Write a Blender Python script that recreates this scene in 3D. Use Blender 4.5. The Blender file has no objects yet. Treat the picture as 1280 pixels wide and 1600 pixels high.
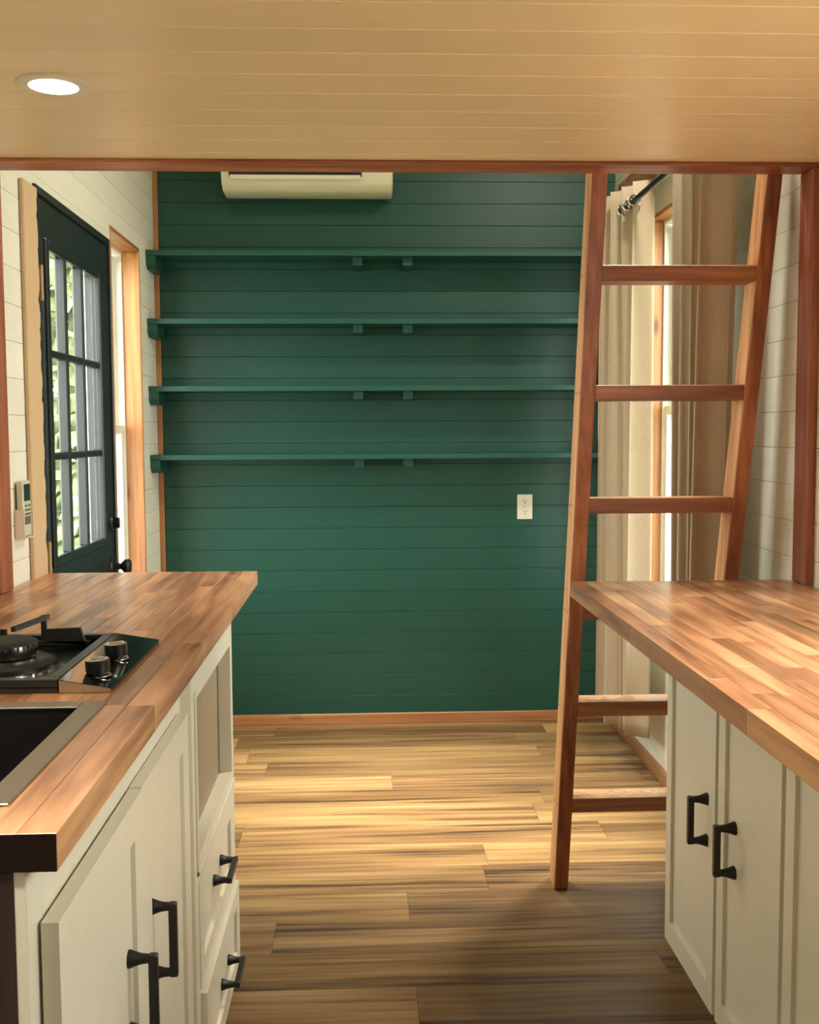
import bpy, bmesh, math, random
from mathutils import Vector, Matrix

random.seed(7)
SC = bpy.context.scene
COL = SC.collection


def srgb(r, g, b):
    def f(c):
        c /= 255.0
        return c / 12.92 if c <= 0.04045 else ((c + 0.055) / 1.055) ** 2.4
    return (f(r), f(g), f(b), 1.0)


# ------------------------------------------------------------------ camera
EYE = 1.3459
FOCAL_PX, PITCH, YAW, ROLL = 1672.7, 0.0743, 0.0426, -0.0050
cam_data = bpy.data.cameras.new('camera')
cam = bpy.data.objects.new('camera', cam_data)
COL.objects.link(cam)
fw = Vector((math.sin(YAW) * math.cos(PITCH), math.cos(YAW) * math.cos(PITCH), -math.sin(PITCH)))
rt = Vector((math.cos(YAW), -math.sin(YAW), 0))
up = rt.cross(fw)
r2 = rt * math.cos(ROLL) + up * math.sin(ROLL)
u2 = -rt * math.sin(ROLL) + up * math.cos(ROLL)
cam.matrix_world = Matrix(((r2.x, u2.x, -fw.x, 0), (r2.y, u2.y, -fw.y, 0), (r2.z, u2.z, -fw.z, EYE), (0, 0, 0, 1)))
cam_data.sensor_fit = 'VERTICAL'
cam_data.sensor_height = 36.0
cam_data.lens = 36.0 * FOCAL_PX / 1600.0
cam_data.clip_start = 0.02
SC.camera = cam

# ------------------------------------------------------------------ exposure
SC.view_settings.view_transform = 'Standard'
SC.view_settings.look = 'None'
SC.view_settings.exposure = 0.0
SC.view_settings.gamma = 1.0
SC.view_settings.use_curve_mapping = False

# ------------------------------------------------------------------ sky: a bright overcast day
world = bpy.data.worlds.new('world')
SC.world = world
world.use_nodes = True
bg = world.node_tree.nodes['Background']
bg.inputs['Color'].default_value = (1.0, 0.97, 0.92, 1)
bg.inputs['Strength'].default_value = 13.5


def area(name, loc, rot, sx, sy, power=0.0, color=(1, 1, 1), portal=False, shape='RECTANGLE', spread=None):
    d = bpy.data.lights.new(name, 'AREA')
    d.shape = shape
    d.size, d.size_y = sx, sy
    d.energy = power
    d.color = color
    if spread:
        d.spread = spread
    if portal:
        d.cycles.is_portal = True
    o = bpy.data.objects.new(name, d)
    o.location, o.rotation_euler = loc, rot
    COL.objects.link(o)
    return o


H = math.pi / 2
# portals guide sampling of the sky through the glazed openings (they give no light themselves)
area('portal_right', (1.30, 3.84, 1.37), (0, H, 0), 1.62, 0.84, portal=True)
area('portal_left', (-1.06, 4.29, 1.33), (0, -H, 0), 1.56, 0.50, portal=True)
area('portal_door', (-0.99, 3.52, 1.43), (0, -H, 0), 0.91, 0.60, portal=True)
area('portal_kitchen', (1.29, 0.975, 1.48), (0, H, 0), 0.70, 1.21, portal=True)
WARM = (1.0, 0.89, 0.75)
# ceiling lamps of the kitchen that hang outside the frame, and of the high main room, plus an added fill
area('lamp_kitchen_right', (0.90, 1.62, 2.008), (0, 0, 0), 0.10, 0.10, 8.0, WARM, shape='DISK', spread=math.radians(95))
area('lamp_kitchen_left_near', (-0.64, 0.80, 2.008), (0, 0, 0), 0.10, 0.10, 9.0, WARM, shape='DISK', spread=math.radians(90))
area('lamp_main_room', (0.14, 3.86, 3.07), (0, 0, 0), 0.12, 0.12, 11.0, (1.0, 0.91, 0.78), shape='DISK', spread=math.radians(44))
area('fill_main_room_left', (-0.40, 3.45, 3.07), (0, 0, 0), 0.12, 0.12, 3.0, (1.0, 0.90, 0.74), shape='DISK', spread=math.radians(150))  # unseen fill added to brighten the ladder's left faces and right wall
area('lamp_main_room_right', (0.96, 3.20, 3.06), (0, 0, 0), 0.16, 0.16, 29.0, (1.0, 0.93, 0.80), shape='DISK', spread=math.radians(165))

# ------------------------------------------------------------------ materials
MATS = {}


def nodes_of(name):
    m = bpy.data.materials.new(name)
    m.use_nodes = True
    nt = m.node_tree
    return m, nt, nt.nodes['Principled BSDF']


def N(nt, t, **kw):
    n = nt.nodes.new(t)
    for k, v in kw.items():
        setattr(n, k, v)
    return n


def paint(name, col, rough=0.5, bump=0.15, scale=(30, 30, 30), var=0.06, spec=0.5, metallic=0.0, coat=0.0):
    """flat paint or metal: a little colour mottling and fine relief"""
    m, nt, p = nodes_of(name)
    L = nt.links
    tc = N(nt, 'ShaderNodeTexCoord')
    mp = N(nt, 'ShaderNodeMapping')
    mp.inputs['Scale'].default_value = scale
    L.new(tc.outputs['Object'], mp.inputs['Vector'])
    no = N(nt, 'ShaderNodeTexNoise')
    no.inputs['Scale'].default_value = 1.0
    no.inputs['Detail'].default_value = 4
    L.new(mp.outputs[0], no.inputs['Vector'])
    ramp = N(nt, 'ShaderNodeMapRange')
    ramp.inputs['To Min'].default_value = 1 - var
    ramp.inputs['To Max'].default_value = 1 + var
    L.new(no.outputs['Fac'], ramp.inputs['Value'])
    mul = N(nt, 'ShaderNodeVectorMath', operation='SCALE')
    mul.inputs[0].default_value = col[:3]
    L.new(ramp.outputs[0], mul.inputs['Scale'])
    oi = N(nt, 'ShaderNodeObjectInfo')
    mm = N(nt, 'ShaderNodeVectorMath', operation='MULTIPLY')
    L.new(mul.outputs[0], mm.inputs[0])
    L.new(oi.outputs['Color'], mm.inputs[1])
    L.new(mm.outputs[0], p.inputs['Base Color'])
    p.inputs['Roughness'].default_value = rough
    p.inputs['Metallic'].default_value = metallic
    p.inputs['Specular IOR Level'].default_value = spec
    p.inputs['Coat Weight'].default_value = coat
    p.inputs['Coat Roughness'].default_value = 0.15
    if bump:
        b = N(nt, 'ShaderNodeBump')
        b.inputs['Strength'].default_value = bump
        b.inputs['Distance'].default_value = 0.002
        L.new(no.outputs['Fac'], b.inputs['Height'])
        L.new(b.outputs[0], p.inputs['Normal'])
    MATS[name] = m
    return m


def wood(name, dark, mid, light, axis, rough=0.35, fine=70, coarse=9, stretch=0.05, coat=0.0, knots=False, bump=0.08, streak=0.5):
    """grain runs along axis (0 x, 1 y, 2 z); object colour tints each piece"""
    m, nt, p = nodes_of(name)
    L = nt.links
    tc = N(nt, 'ShaderNodeTexCoord')
    oi = N(nt, 'ShaderNodeObjectInfo')
    off = N(nt, 'ShaderNodeVectorMath', operation='SCALE')
    off.inputs[0].default_value = (37.0, 91.0, 53.0)
    L.new(oi.outputs['Random'], off.inputs['Scale'])
    add = N(nt, 'ShaderNodeVectorMath', operation='ADD')
    L.new(tc.outputs['Object'], add.inputs[0])
    L.new(off.outputs[0], add.inputs[1])

    def noise(scale, st, detail, dist=0.0):
        mp = N(nt, 'ShaderNodeMapping')
        s = [scale] * 3
        s[axis] = scale * st
        mp.inputs['Scale'].default_value = s
        L.new(add.outputs[0], mp.inputs['Vector'])
        n = N(nt, 'ShaderNodeTexNoise')
        n.inputs['Scale'].default_value = 1
        n.inputs['Detail'].default_value = detail
        n.inputs['Distortion'].default_value = dist
        L.new(mp.outputs[0], n.inputs['Vector'])
        return n
    a = noise(coarse, stretch * 1.8, 3, 0.6)
    b = noise(fine, stretch, 5, 0.2)
    mix = N(nt, 'ShaderNodeMix')
    mix.inputs['Factor'].default_value = 0.45
    L.new(a.outputs['Fac'], mix.inputs['A'])
    L.new(b.outputs['Fac'], mix.inputs['B'])
    cr = N(nt, 'ShaderNodeValToRGB')
    e = cr.color_ramp.elements
    e[0].position, e[0].color = 0.34, dark
    e[1].position, e[1].color = 0.66, light
    k = e.new(0.34 + 0.32 * streak)
    k.color = mid
    L.new(mix.outputs['Result'], cr.inputs['Fac'])
    last = cr.outputs['Color']
    if knots:
        mp = N(nt, 'ShaderNodeMapping')
        s = [9.0] * 3
        s[axis] = 3.2
        mp.inputs['Scale'].default_value = s
        L.new(add.outputs[0], mp.inputs['Vector'])
        v = N(nt, 'ShaderNodeTexVoronoi')
        v.inputs['Scale'].default_value = 1
        L.new(mp.outputs[0], v.inputs['Vector'])
        r = N(nt, 'ShaderNodeMapRange')
        r.inputs['From Min'].default_value = 0.05
        r.inputs['From Max'].default_value = 0.17
        r.inputs['To Min'].default_value = 0.75
        r.inputs['To Max'].default_value = 0.0
        L.new(v.outputs['Distance'], r.inputs['Value'])
        mk = N(nt, 'ShaderNodeMix', data_type='RGBA')
        L.new(r.outputs[0], mk.inputs['Factor'])
        L.new(last, mk.inputs['A'])
        mk.inputs['B'].default_value = [c * 0.25 for c in dark[:3]] + [1]
        last = mk.outputs['Result']
    mm = N(nt, 'ShaderNodeVectorMath', operation='MULTIPLY')
    L.new(last, mm.inputs[0])
    L.new(oi.outputs['Color'], mm.inputs[1])
    L.new(mm.outputs[0], p.inputs['Base Color'])
    p.inputs['Roughness'].default_value = rough
    p.inputs['Coat Weight'].default_value = coat
    p.inputs['Coat Roughness'].default_value = 0.22
    bm_ = N(nt, 'ShaderNodeBump')
    bm_.inputs['Strength'].default_value = bump
    bm_.inputs['Distance'].default_value = 0.001
    L.new(b.outputs['Fac'], bm_.inputs['Height'])
    L.new(bm_.outputs[0], p.inputs['Normal'])
    MATS[name] = m
    return m


def glass_mat(name, tint=(1, 1, 1, 1)):
    m, nt, p = nodes_of(name)
    nt.nodes.remove(p)
    out = nt.nodes['Material Output']
    tr = N(nt, 'ShaderNodeBsdfTransparent')
    tr.inputs[0].default_value = tint
    gl = N(nt, 'ShaderNodeBsdfGlossy')
    gl.inputs['Roughness'].default_value = 0.02
    fr = N(nt, 'ShaderNodeFresnel')
    geo = N(nt, 'ShaderNodeNewGeometry')      # the same reflectance on both faces of the thin pane
    ior = N(nt, 'ShaderNodeMapRange')
    ior.inputs['To Min'].default_value = 1.45
    ior.inputs['To Max'].default_value = 1 / 1.45
    nt.links.new(geo.outputs['Backfacing'], ior.inputs['Value'])
    nt.links.new(ior.outputs[0], fr.inputs['IOR'])
    mx = N(nt, 'ShaderNodeMixShader')
    nt.links.new(fr.outputs[0], mx.inputs[0])
    nt.links.new(tr.outputs[0], mx.inputs[1])
    nt.links.new(gl.outputs[0], mx.inputs[2])
    nt.links.new(mx.outputs[0], out.inputs[0])
    MATS[name] = m
    return m


def emit(name, col, s):
    m, nt, p = nodes_of(name)
    p.inputs['Base Color'].default_value = (0.9, 0.9, 0.9, 1)
    p.inputs['Emission Color'].default_value = col
    p.inputs['Emission Strength'].default_value = s
    MATS[name] = m
    return m


paint('green', srgb(25, 77, 66), 0.42, 0.10, (60, 12, 60), 0.08)
paint('green_back', srgb(25, 77, 66), 0.42, 0.10, (10, 60, 60), 0.08)
paint('white_wall', srgb(228, 226, 210), 0.5, 0.12, (60, 10, 60), 0.05)
paint('cream_ceiling', srgb(240, 216, 176), 0.33, 0.12, (8, 60, 60), 0.04)
paint('cabinet_white', srgb(226, 220, 202), 0.40, 0.06, (25, 25, 8), 0.04)
paint('niche_shaded', srgb(150, 132, 104), 0.5, 0.06, (25, 25, 8), 0.04)  # cabinet white darkened, the recess shade put into the colour
paint('black_door', srgb(34, 41, 40), 0.30, 0.10, (40, 40, 10), 0.12)
paint('tan_casing', srgb(206, 176, 138), 0.5, 0.10, (40, 40, 8), 0.10)
paint('vinyl', srgb(228, 230, 220), 0.35, 0.0, (20, 20, 20), 0.03)
paint('black_iron', srgb(24, 24, 26), 0.38, 0.10, (150, 150, 150), 0.15)
paint('cast_iron', srgb(22, 22, 23), 0.55, 0.25, (220, 220, 220), 0.15)
paint('black_glass', srgb(14, 15, 15), 0.07, 0.0, (20, 20, 20), 0.05, coat=0.6)
paint('black_satin', srgb(16, 16, 17), 0.28, 0.0, (20, 20, 20), 0.05)
paint('dark_tray', srgb(42, 42, 42), 0.35, 0.05, (90, 90, 90), 0.10, metallic=0.3)
paint('steel', srgb(190, 182, 170), 0.42, 0.05, (4, 300, 300), 0.08, metallic=1.0)
paint('chrome', srgb(215, 212, 206), 0.12, 0.0, (20, 20, 20), 0.03, metallic=1.0)
paint('black_basin', srgb(22, 21, 19), 0.40, 0.05, (90, 90, 90), 0.15)
paint('bare_metal', srgb(190, 158, 122), 0.4, 0.1, (90, 90, 90), 0.12, metallic=0.4)
paint('ac_shell', srgb(226, 222, 198), 0.4, 0.0, (20, 20, 20), 0.03)
paint('ac_dark', srgb(40, 38, 36), 0.6, 0.0, (20, 20, 20), 0.03)
paint('plastic_white', srgb(226, 220, 200), 0.35, 0.0, (20, 20, 20), 0.03)
paint('slot_dark', srgb(60, 52, 44), 0.6, 0.0, (20, 20, 20), 0.03)
paint('remote_shell', srgb(200, 196, 168), 0.4, 0.0, (20, 20, 20), 0.03)
paint('holder_pink', srgb(226, 206, 188), 0.45, 0.0, (20, 20, 20), 0.03)
paint('remote_screen', srgb(38, 58, 48), 0.2, 0.0, (20, 20, 20), 0.03)
paint('button_grey', srgb(96, 96, 84), 0.5, 0.0, (20, 20, 20), 0.03)
paint('button_yellow', srgb(190, 160, 70), 0.5, 0.0, (20, 20, 20), 0.03)
paint('screw_metal', srgb(120, 92, 64), 0.4, 0.0, (20, 20, 20), 0.03, metallic=0.7)
paint('end_grain_shaded', srgb(30, 17, 11), 0.8, 0.3, (260, 40, 260), 0.35, spec=0.15)  # end grain darkened further, its shade put into the colour
paint('ground', srgb(150, 150, 120), 0.9, 0.4, (2, 2, 2), 0.25)
paint('siding_white', srgb(215, 224, 226), 0.6, 0.1, (4, 4, 1), 0.05)
paint('sheathing', srgb(150, 140, 120), 0.8, 0.1, (4, 4, 4), 0.05)
# dark brown end panel
wood('dark_panel', srgb(24, 15, 10), srgb(44, 28, 18), srgb(66, 42, 27), 2, 0.6, 60, 8, 0.06)
wood('cedar_z', srgb(112, 62, 42), srgb(160, 98, 68), srgb(198, 138, 98), 2, 0.42, 60, 10, 0.05, knots=True)
wood('cedar_lit', srgb(160, 110, 74), srgb(206, 158, 112), srgb(226, 188, 140), 2, 0.42, 60, 10, 0.05)  # light on the ladder's left and top faces, painted as paler cedar
wood('cedar_x', srgb(112, 62, 42), srgb(160, 98, 68), srgb(198, 138, 98), 0, 0.42, 60, 10, 0.05)
wood('pine_z', srgb(146, 96, 58), srgb(190, 142, 94), srgb(214, 172, 122), 2, 0.42, 60, 8, 0.04, knots=True)
wood('pine_y', srgb(146, 96, 58), srgb(190, 142, 94), srgb(214, 172, 122), 1, 0.42, 60, 8, 0.04)
wood('pine_x', srgb(146, 96, 62), srgb(186, 136, 92), srgb(212, 168, 120), 0, 0.42, 60, 8, 0.04, knots=True)
wood('butcher_block', srgb(122, 80, 54), srgb(188, 142, 104), srgb(218, 178, 136), 1, 0.36, 55, 14, 0.07, coat=0.25, bump=0.04)
wood('floor_plank', srgb(72, 54, 37), srgb(152, 117, 77), srgb(200, 164, 114), 0, 0.42, 64, 11, 0.035, bump=0.15, streak=0.42)
glass_mat('glass', (0.93, 0.97, 0.95, 1))
emit('lamp_lens', (1.0, 0.89, 0.75, 1), 14.0)


def curtain_mat():
    m, nt, p = nodes_of('curtain_cloth')
    L = nt.links
    tc = N(nt, 'ShaderNodeTexCoord')
    mp = N(nt, 'ShaderNodeMapping')
    mp.inputs['Scale'].default_value = (400, 400, 90)
    L.new(tc.outputs['Object'], mp.inputs['Vector'])
    no = N(nt, 'ShaderNodeTexNoise')
    no.inputs['Scale'].default_value = 1
    L.new(mp.outputs[0], no.inputs['Vector'])
    cr = N(nt, 'ShaderNodeValToRGB')
    cr.color_ramp.elements[0].color = srgb(166, 147, 120)
    cr.color_ramp.elements[1].color = srgb(200, 183, 154)
    L.new(no.outputs['Fac'], cr.inputs['Fac'])
    L.new(cr.outputs[0], p.inputs['Base Color'])
    p.inputs['Roughness'].default_value = 0.75
    p.inputs['Sheen Weight'].default_value = 0.3
    tl = N(nt, 'ShaderNodeBsdfTranslucent')
    tl.inputs[0].default_value = srgb(200, 172, 130)
    mx = N(nt, 'ShaderNodeMixShader')
    mx.inputs[0].default_value = 0.15
    out = nt.nodes['Material Output']
    L.new(p.outputs[0], mx.inputs[1])
    L.new(tl.outputs[0], mx.inputs[2])
    L.new(mx.outputs[0], out.inputs[0])
    MATS['curtain_cloth'] = m


curtain_mat()


def chipped_casing():
    """tan casing whose edge along the door (local +y) has black paint smears and chips"""
    m = paint('chipped_casing', srgb(206, 176, 138), 0.5, 0.10, (40, 40, 8), 0.10)
    nt = m.node_tree
    L = nt.links
    p = nt.nodes['Principled BSDF']
    tc = N(nt, 'ShaderNodeTexCoord')
    sp = N(nt, 'ShaderNodeSeparateXYZ')
    L.new(tc.outputs['Object'], sp.inputs[0])
    no = N(nt, 'ShaderNodeTexNoise')
    no.inputs['Scale'].default_value = 22
    no.inputs['Detail'].default_value = 5
    L.new(tc.outputs['Object'], no.inputs['Vector'])
    r = N(nt, 'ShaderNodeMapRange')
    r.inputs['From Min'].default_value = 0.035
    r.inputs['From Max'].default_value = 0.064
    r.inputs['To Min'].default_value = -0.30
    r.inputs['To Max'].default_value = 0.16
    L.new(sp.outputs['Y'], r.inputs['Value'])
    ad = N(nt, 'ShaderNodeMath', operation='ADD')
    L.new(no.outputs['Fac'], ad.inputs[0])
    L.new(r.outputs[0], ad.inputs[1])
    gt = N(nt, 'ShaderNodeMath', operation='GREATER_THAN')
    gt.inputs[1].default_value = 0.54
    L.new(ad.outputs[0], gt.inputs[0])
    src = p.inputs['Base Color'].links[0].from_socket
    mk = N(nt, 'ShaderNodeMix', data_type='RGBA')
    L.new(gt.outputs[0], mk.inputs['Factor'])
    L.new(src, mk.inputs['A'])
    mk.inputs['B'].default_value = srgb(30, 30, 28)
    L.new(mk.outputs['Result'], p.inputs['Base Color'])


chipped_casing()


def leaf_mat(name, a, b):
    m, nt, p = nodes_of(name)
    oi = N(nt, 'ShaderNodeTexCoord')
    no = N(nt, 'ShaderNodeTexNoise')
    no.inputs['Scale'].default_value = 6
    nt.links.new(oi.outputs['Object'], no.inputs['Vector'])
    cr = N(nt, 'ShaderNodeValToRGB')
    cr.color_ramp.elements[0].position = 0.35
    cr.color_ramp.elements[0].color = a
    cr.color_ramp.elements[1].position = 0.65
    cr.color_ramp.elements[1].color = b
    nt.links.new(no.outputs['Fac'], cr.inputs[0])
    nt.links.new(cr.outputs[0], p.inputs['Base Color'])
    p.inputs['Roughness'].default_value = 0.6
    MATS[name] = m


leaf_mat('leaves', srgb(108, 124, 86), srgb(186, 194, 152))
wood('bark', srgb(92, 74, 62), srgb(134, 110, 96), srgb(170, 146, 130), 2, 0.9, 40, 9, 0.1)

def lit_faces(o, d):
    """paler cedar paints light onto the faces of a board that look along d"""
    o.data.materials.append(MATS['cedar_lit'])
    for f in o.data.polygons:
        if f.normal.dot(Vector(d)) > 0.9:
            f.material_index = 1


# ------------------------------------------------------------------ mesh helpers
ORIGIN = {}


def B():
    return bmesh.new()


def box(bm, x0, x1, y0, y1, z0, z1, bevel=0.0, segs=1):
    t = bmesh.new()
    vs = [t.verts.new((x, y, z)) for x in (x0, x1) for y in (y0, y1) for z in (z0, z1)]
    for f in ((0, 1, 3, 2), (4, 6, 7, 5), (0, 4, 5, 1), (2, 3, 7, 6), (0, 2, 6, 4), (1, 5, 7, 3)):
        t.faces.new([vs[i] for i in f])
    return merge(bm, t, bevel, segs)


def hexa(bm, pts, bevel=0.0, segs=1):
    """8 points: bottom ring then top ring"""
    t = bmesh.new()
    vs = [t.verts.new(p) for p in pts]
    for f in ((3, 2, 1, 0), (4, 5, 6, 7), (0, 1, 5, 4), (1, 2, 6, 5), (2, 3, 7, 6), (3, 0, 4, 7)):
        t.faces.new([vs[i] for i in f])
    return merge(bm, t, bevel, segs)


def merge(bm, t, bevel=0.0, segs=1):
    bmesh.ops.recalc_face_normals(t, faces=t.faces)
    if bevel:
        bmesh.ops.bevel(t, geom=list(t.edges), offset=bevel, segments=segs, affect='EDGES', profile=0.5)
    me = bpy.data.meshes.new('tmp')
    t.to_mesh(me)
    t.free()
    bm.from_mesh(me)
    bpy.data.meshes.remove(me)
    return bm


def basis(axis):
    a = Vector(axis).normalized()
    h = Vector((0, 0, 1)) if abs(a.z) < 0.9 else Vector((1, 0, 0))
    u = a.cross(h).normalized()
    return a, u, a.cross(u)


def lathe(bm, base, axis, profile, seg=24):
    """profile: list of (distance along axis, radius)"""
    t = bmesh.new()
    a, u, v = basis(axis)
    base = Vector(base)
    rings = []
    for d, r in profile:
        if r < 1e-6:
            rings.append([t.verts.new(base + a * d)])
        else:
            rings.append([t.verts.new(base + a * d + (u * math.cos(2 * math.pi * i / seg) + v * math.sin(2 * math.pi * i / seg)) * r) for i in range(seg)])
    for A, C in zip(rings, rings[1:]):
        for i in range(seg):
            j = (i + 1) % seg
            if len(A) == 1 and len(C) == 1:
                continue
            if len(A) == 1:
                t.faces.new((A[0], C[i], C[j]))
            elif len(C) == 1:
                t.faces.new((A[i], A[j], C[0]))
            else:
                t.faces.new((A[i], A[j], C[j], C[i]))
    for ring, first in ((rings[0], 1), (rings[-1], 0)):
        if len(ring) > 1:
            t.faces.new(ring)
    return merge(bm, t)


def cyl(bm, p0, p1, r, r1=None, seg=20):
    p0, p1 = Vector(p0), Vector(p1)
    return lathe(bm, p0, p1 - p0, [(0, r), ((p1 - p0).length, r if r1 is None else r1)], seg)


def ring(bm, base, axis, r_in, r_out, h, seg=40):
    t = bmesh.new()
    a, u, v = basis(axis)
    base = Vector(base)
    prof = [(0, r_in), (0, r_out), (h * 0.6, r_out), (h, r_out - (r_out - r_in) * 0.25), (h, r_in + (r_out - r_in) * 0.1)]
    rs = [[t.verts.new(base + a * d + (u * math.cos(2 * math.pi * i / seg) + v * math.sin(2 * math.pi * i / seg)) * r) for i in range(seg)] for d, r in prof]
    for k in range(len(rs)):
        A, C = rs[k], rs[(k + 1) % len(rs)]
        for i in range(seg):
            j = (i + 1) % seg
            t.faces.new((A[i], A[j], C[j], C[i]))
    return merge(bm, t)


def prism(bm, pts, vec, bevel=0.0):
    """extrude a planar polygon (3-D points) by vec"""
    t = bmesh.new()
    v = Vector(vec)
    a = [t.verts.new(p) for p in pts]
    c = [t.verts.new(Vector(p) + v) for p in pts]
    n = len(pts)
    t.faces.new(a)
    t.faces.new(c[::-1])
    for i in range(n):
        j = (i + 1) % n
        t.faces.new((a[i], c[i], c[j], a[j]))
    return merge(bm, t, bevel)


def obj(name, bm, mat, parent=None, label=None, kind=None, color=None, smooth=None, origin=None):
    """bm holds world coordinates; the object's origin goes to the centre of its bounds"""
    bmesh.ops.recalc_face_normals(bm, faces=bm.faces)
    if origin is None:
        xs = [v.co for v in bm.verts]
        origin = Vector([(min(c[i] for c in xs) + max(c[i] for c in xs)) / 2 for i in range(3)])
    origin = Vector(origin)
    bmesh.ops.translate(bm, verts=bm.verts, vec=-origin)
    me = bpy.data.meshes.new(name)
    bm.to_mesh(me)
    bm.free()
    me.materials.append(MATS[mat])
    if smooth:
        me.shade_smooth()
        try:
            me.set_sharp_from_angle(angle=math.radians(smooth))
        except Exception:
            pass
    o = bpy.data.objects.new(name, me)
    COL.objects.link(o)
    place(o, origin, parent)
    if label:
        o['label'] = label
    if kind:
        o['kind'] = kind
    if color:
        o.color = color
    return o


def place(o, origin, parent):
    origin = Vector(origin)
    ORIGIN[o.name] = origin
    if parent:
        o.parent = parent
        o.location = origin - ORIGIN[parent.name]
    else:
        o.location = origin


def thing(name, loc, label=None, cat=None, group=None, kind=None):
    o = bpy.data.objects.new(name, None)
    o.empty_display_size = 0.05
    COL.objects.link(o)
    place(o, loc, None)
    tag(o, label, cat, group, kind)
    return o


def tag(o, label=None, cat=None, group=None, kind=None):
    for k, v in (('label', label), ('category', cat), ('group', group), ('kind', kind)):
        if v:
            o[k] = v
    return o


def tint(lo, hi, warm=0.0):
    v = random.uniform(lo, hi)
    w = random.uniform(-warm, warm)
    return (v * (1 + w), v, v * (1 - w * 1.4), 1)


# ------------------------------------------------------------------ room dimensions
XL, XR = -0.925, 1.145          # faces of the long walls in the main room
YB, YF = 4.886, -1.0            # back wall, front wall behind the camera
ZL, ZC = 2.017, 3.10            # loft underside, main room ceiling
YBEAM0, YBEAM1 = 2.70, 2.79
PITCH_B, ZG = 0.0972, 2.466     # shiplap rows
ROWS = [ZG + (7 - k) * PITCH_B for k in range(34)]


def cells(u0, u1, holes, z0, z1):
    """u-intervals of the strip z0..z1 that no hole covers"""
    out = [(u0, u1)]
    for a, b, c, d in holes:
        if c < z1 - 1e-6 and d > z0 + 1e-6:
            nxt = []
            for p, q in out:
                if a > p:
                    nxt.append((p, min(a, q)))
                if b < q:
                    nxt.append((max(b, p), q))
            out = [(p, q) for p, q in nxt if q - p > 1e-4]
    return out


def wall(name, axis, c, back, u0, u1, z0, z1, holes, mat, z_top=None):
    """board-clad wall; boards face the room at plane c, sheathing lies behind towards `back`"""
    t0, t1 = 0.012, 0.055
    s = 1 if back > 0 else -1

    def bx(bm, a, b, p, q, d0, d1, bev=0.0):
        lo, hi = sorted((c + s * d0, c + s * d1))
        if axis == 'x':
            box(bm, lo, hi, a, b, p, q, bev)
        else:
            box(bm, a, b, lo, hi, p, q, bev)
    zs = sorted({z0, z1} | {h[2] for h in holes} | {h[3] for h in holes})
    bm = B()
    for p, q in zip(zs, zs[1:]):
        for a, b in cells(u0, u1, holes, p, q):
            bx(bm, a, b, p, q, t0 + 0.0005, t1)
    root = obj(name, bm, 'sheathing', kind='structure')
    g = 0.0004
    for hi in ROWS:
        lo = hi - PITCH_B
        p, q = max(lo, z0) + g, min(hi, z1) - g
        if q - p < 0.008:
            continue
        cut = sorted({p, q} | {z for h in holes for z in (h[2], h[3]) if p < z < q})
        col = tint(0.97, 1.03)
        if len(cut) == 2:
            for a, b in cells(u0, u1, holes, p, q):
                bm = B()
                bx(bm, a + 0.0003, b - 0.0003, p, q, 0, t0, 0.0012)
                obj('board', bm, mat, root, color=col)
        else:
            bm = B()
            for m, n in zip(cut, cut[1:]):
                for a, b in cells(u0, u1, holes, m, n):
                    bx(bm, a + 0.0003, b - 0.0003, m, n, 0, t0)
            obj('board', bm, mat, root, color=col)
    return root


DOOR = (3.11, 4.00, 0.0, 2.052)
WIN1 = (4.035, 4.555, 0.55, 2.112)
WIN2 = (3.42, 4.262, 0.55, 2.188)
wall('wall_back', 'y', YB, 1, XL - 0.06, XR + 0.06, 0, ZC, [], 'green_back')
wall('wall_left', 'x', XL, -1, YBEAM1, YB, 0, ZC, [DOOR, WIN1], 'white_wall')
wall('wall_right', 'x', XR, 1, YBEAM1, YB, 0, ZC, [WIN2], 'white_wall')
# kitchen walls beside and behind the camera (outside the frame)
wall('wall_left', 'x', XL - 0.010, -1, YF, YBEAM1 - 0.0005, 0, ZC, [], 'white_wall')
WIN3 = (0.35, 1.60, 1.12, 1.85)
wall('wall_right', 'x', XR + 0.015, 1, YF, YBEAM1 - 0.0005, 0, ZC, [WIN3], 'white_wall')
bm = B(); box(bm, XL - 0.06, XR + 0.06, YF - 0.05, YF, 0, ZC); obj('wall_front', bm, 'white_wall', kind='structure')
bm = B(); box(bm, XL - 0.06, XR + 0.06, YF - 0.05, YB + 0.06, ZC, ZC + 0.05); obj('ceiling', bm, 'white_wall', kind='structure')

# loft underside: cream beadboard planks across the room
bm = B(); box(bm, XL - 0.010, XR + 0.015, YF, YBEAM1 - 0.002, ZL + 0.0125, ZL + 0.12)
loft = obj('ceiling', bm, 'sheathing', kind='structure')
BP, B0 = 0.1144, 1.842
k = -25
while True:
    y0 = B0 + k * BP
    k += 1
    y1 = min(y0 + BP, YBEAM1 - 0.002)
    if y1 <= YF:
        continue
    if y0 >= YBEAM1 - 0.02:
        break
    bm = B()
    box(bm, XL - 0.009, XR + 0.014, max(y0, YF) + 0.0004, y1 - 0.0004, ZL, ZL + 0.012, 0.0022)
    obj('board', bm, 'cream_ceiling', loft, color=tint(0.97, 1.03))

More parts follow.
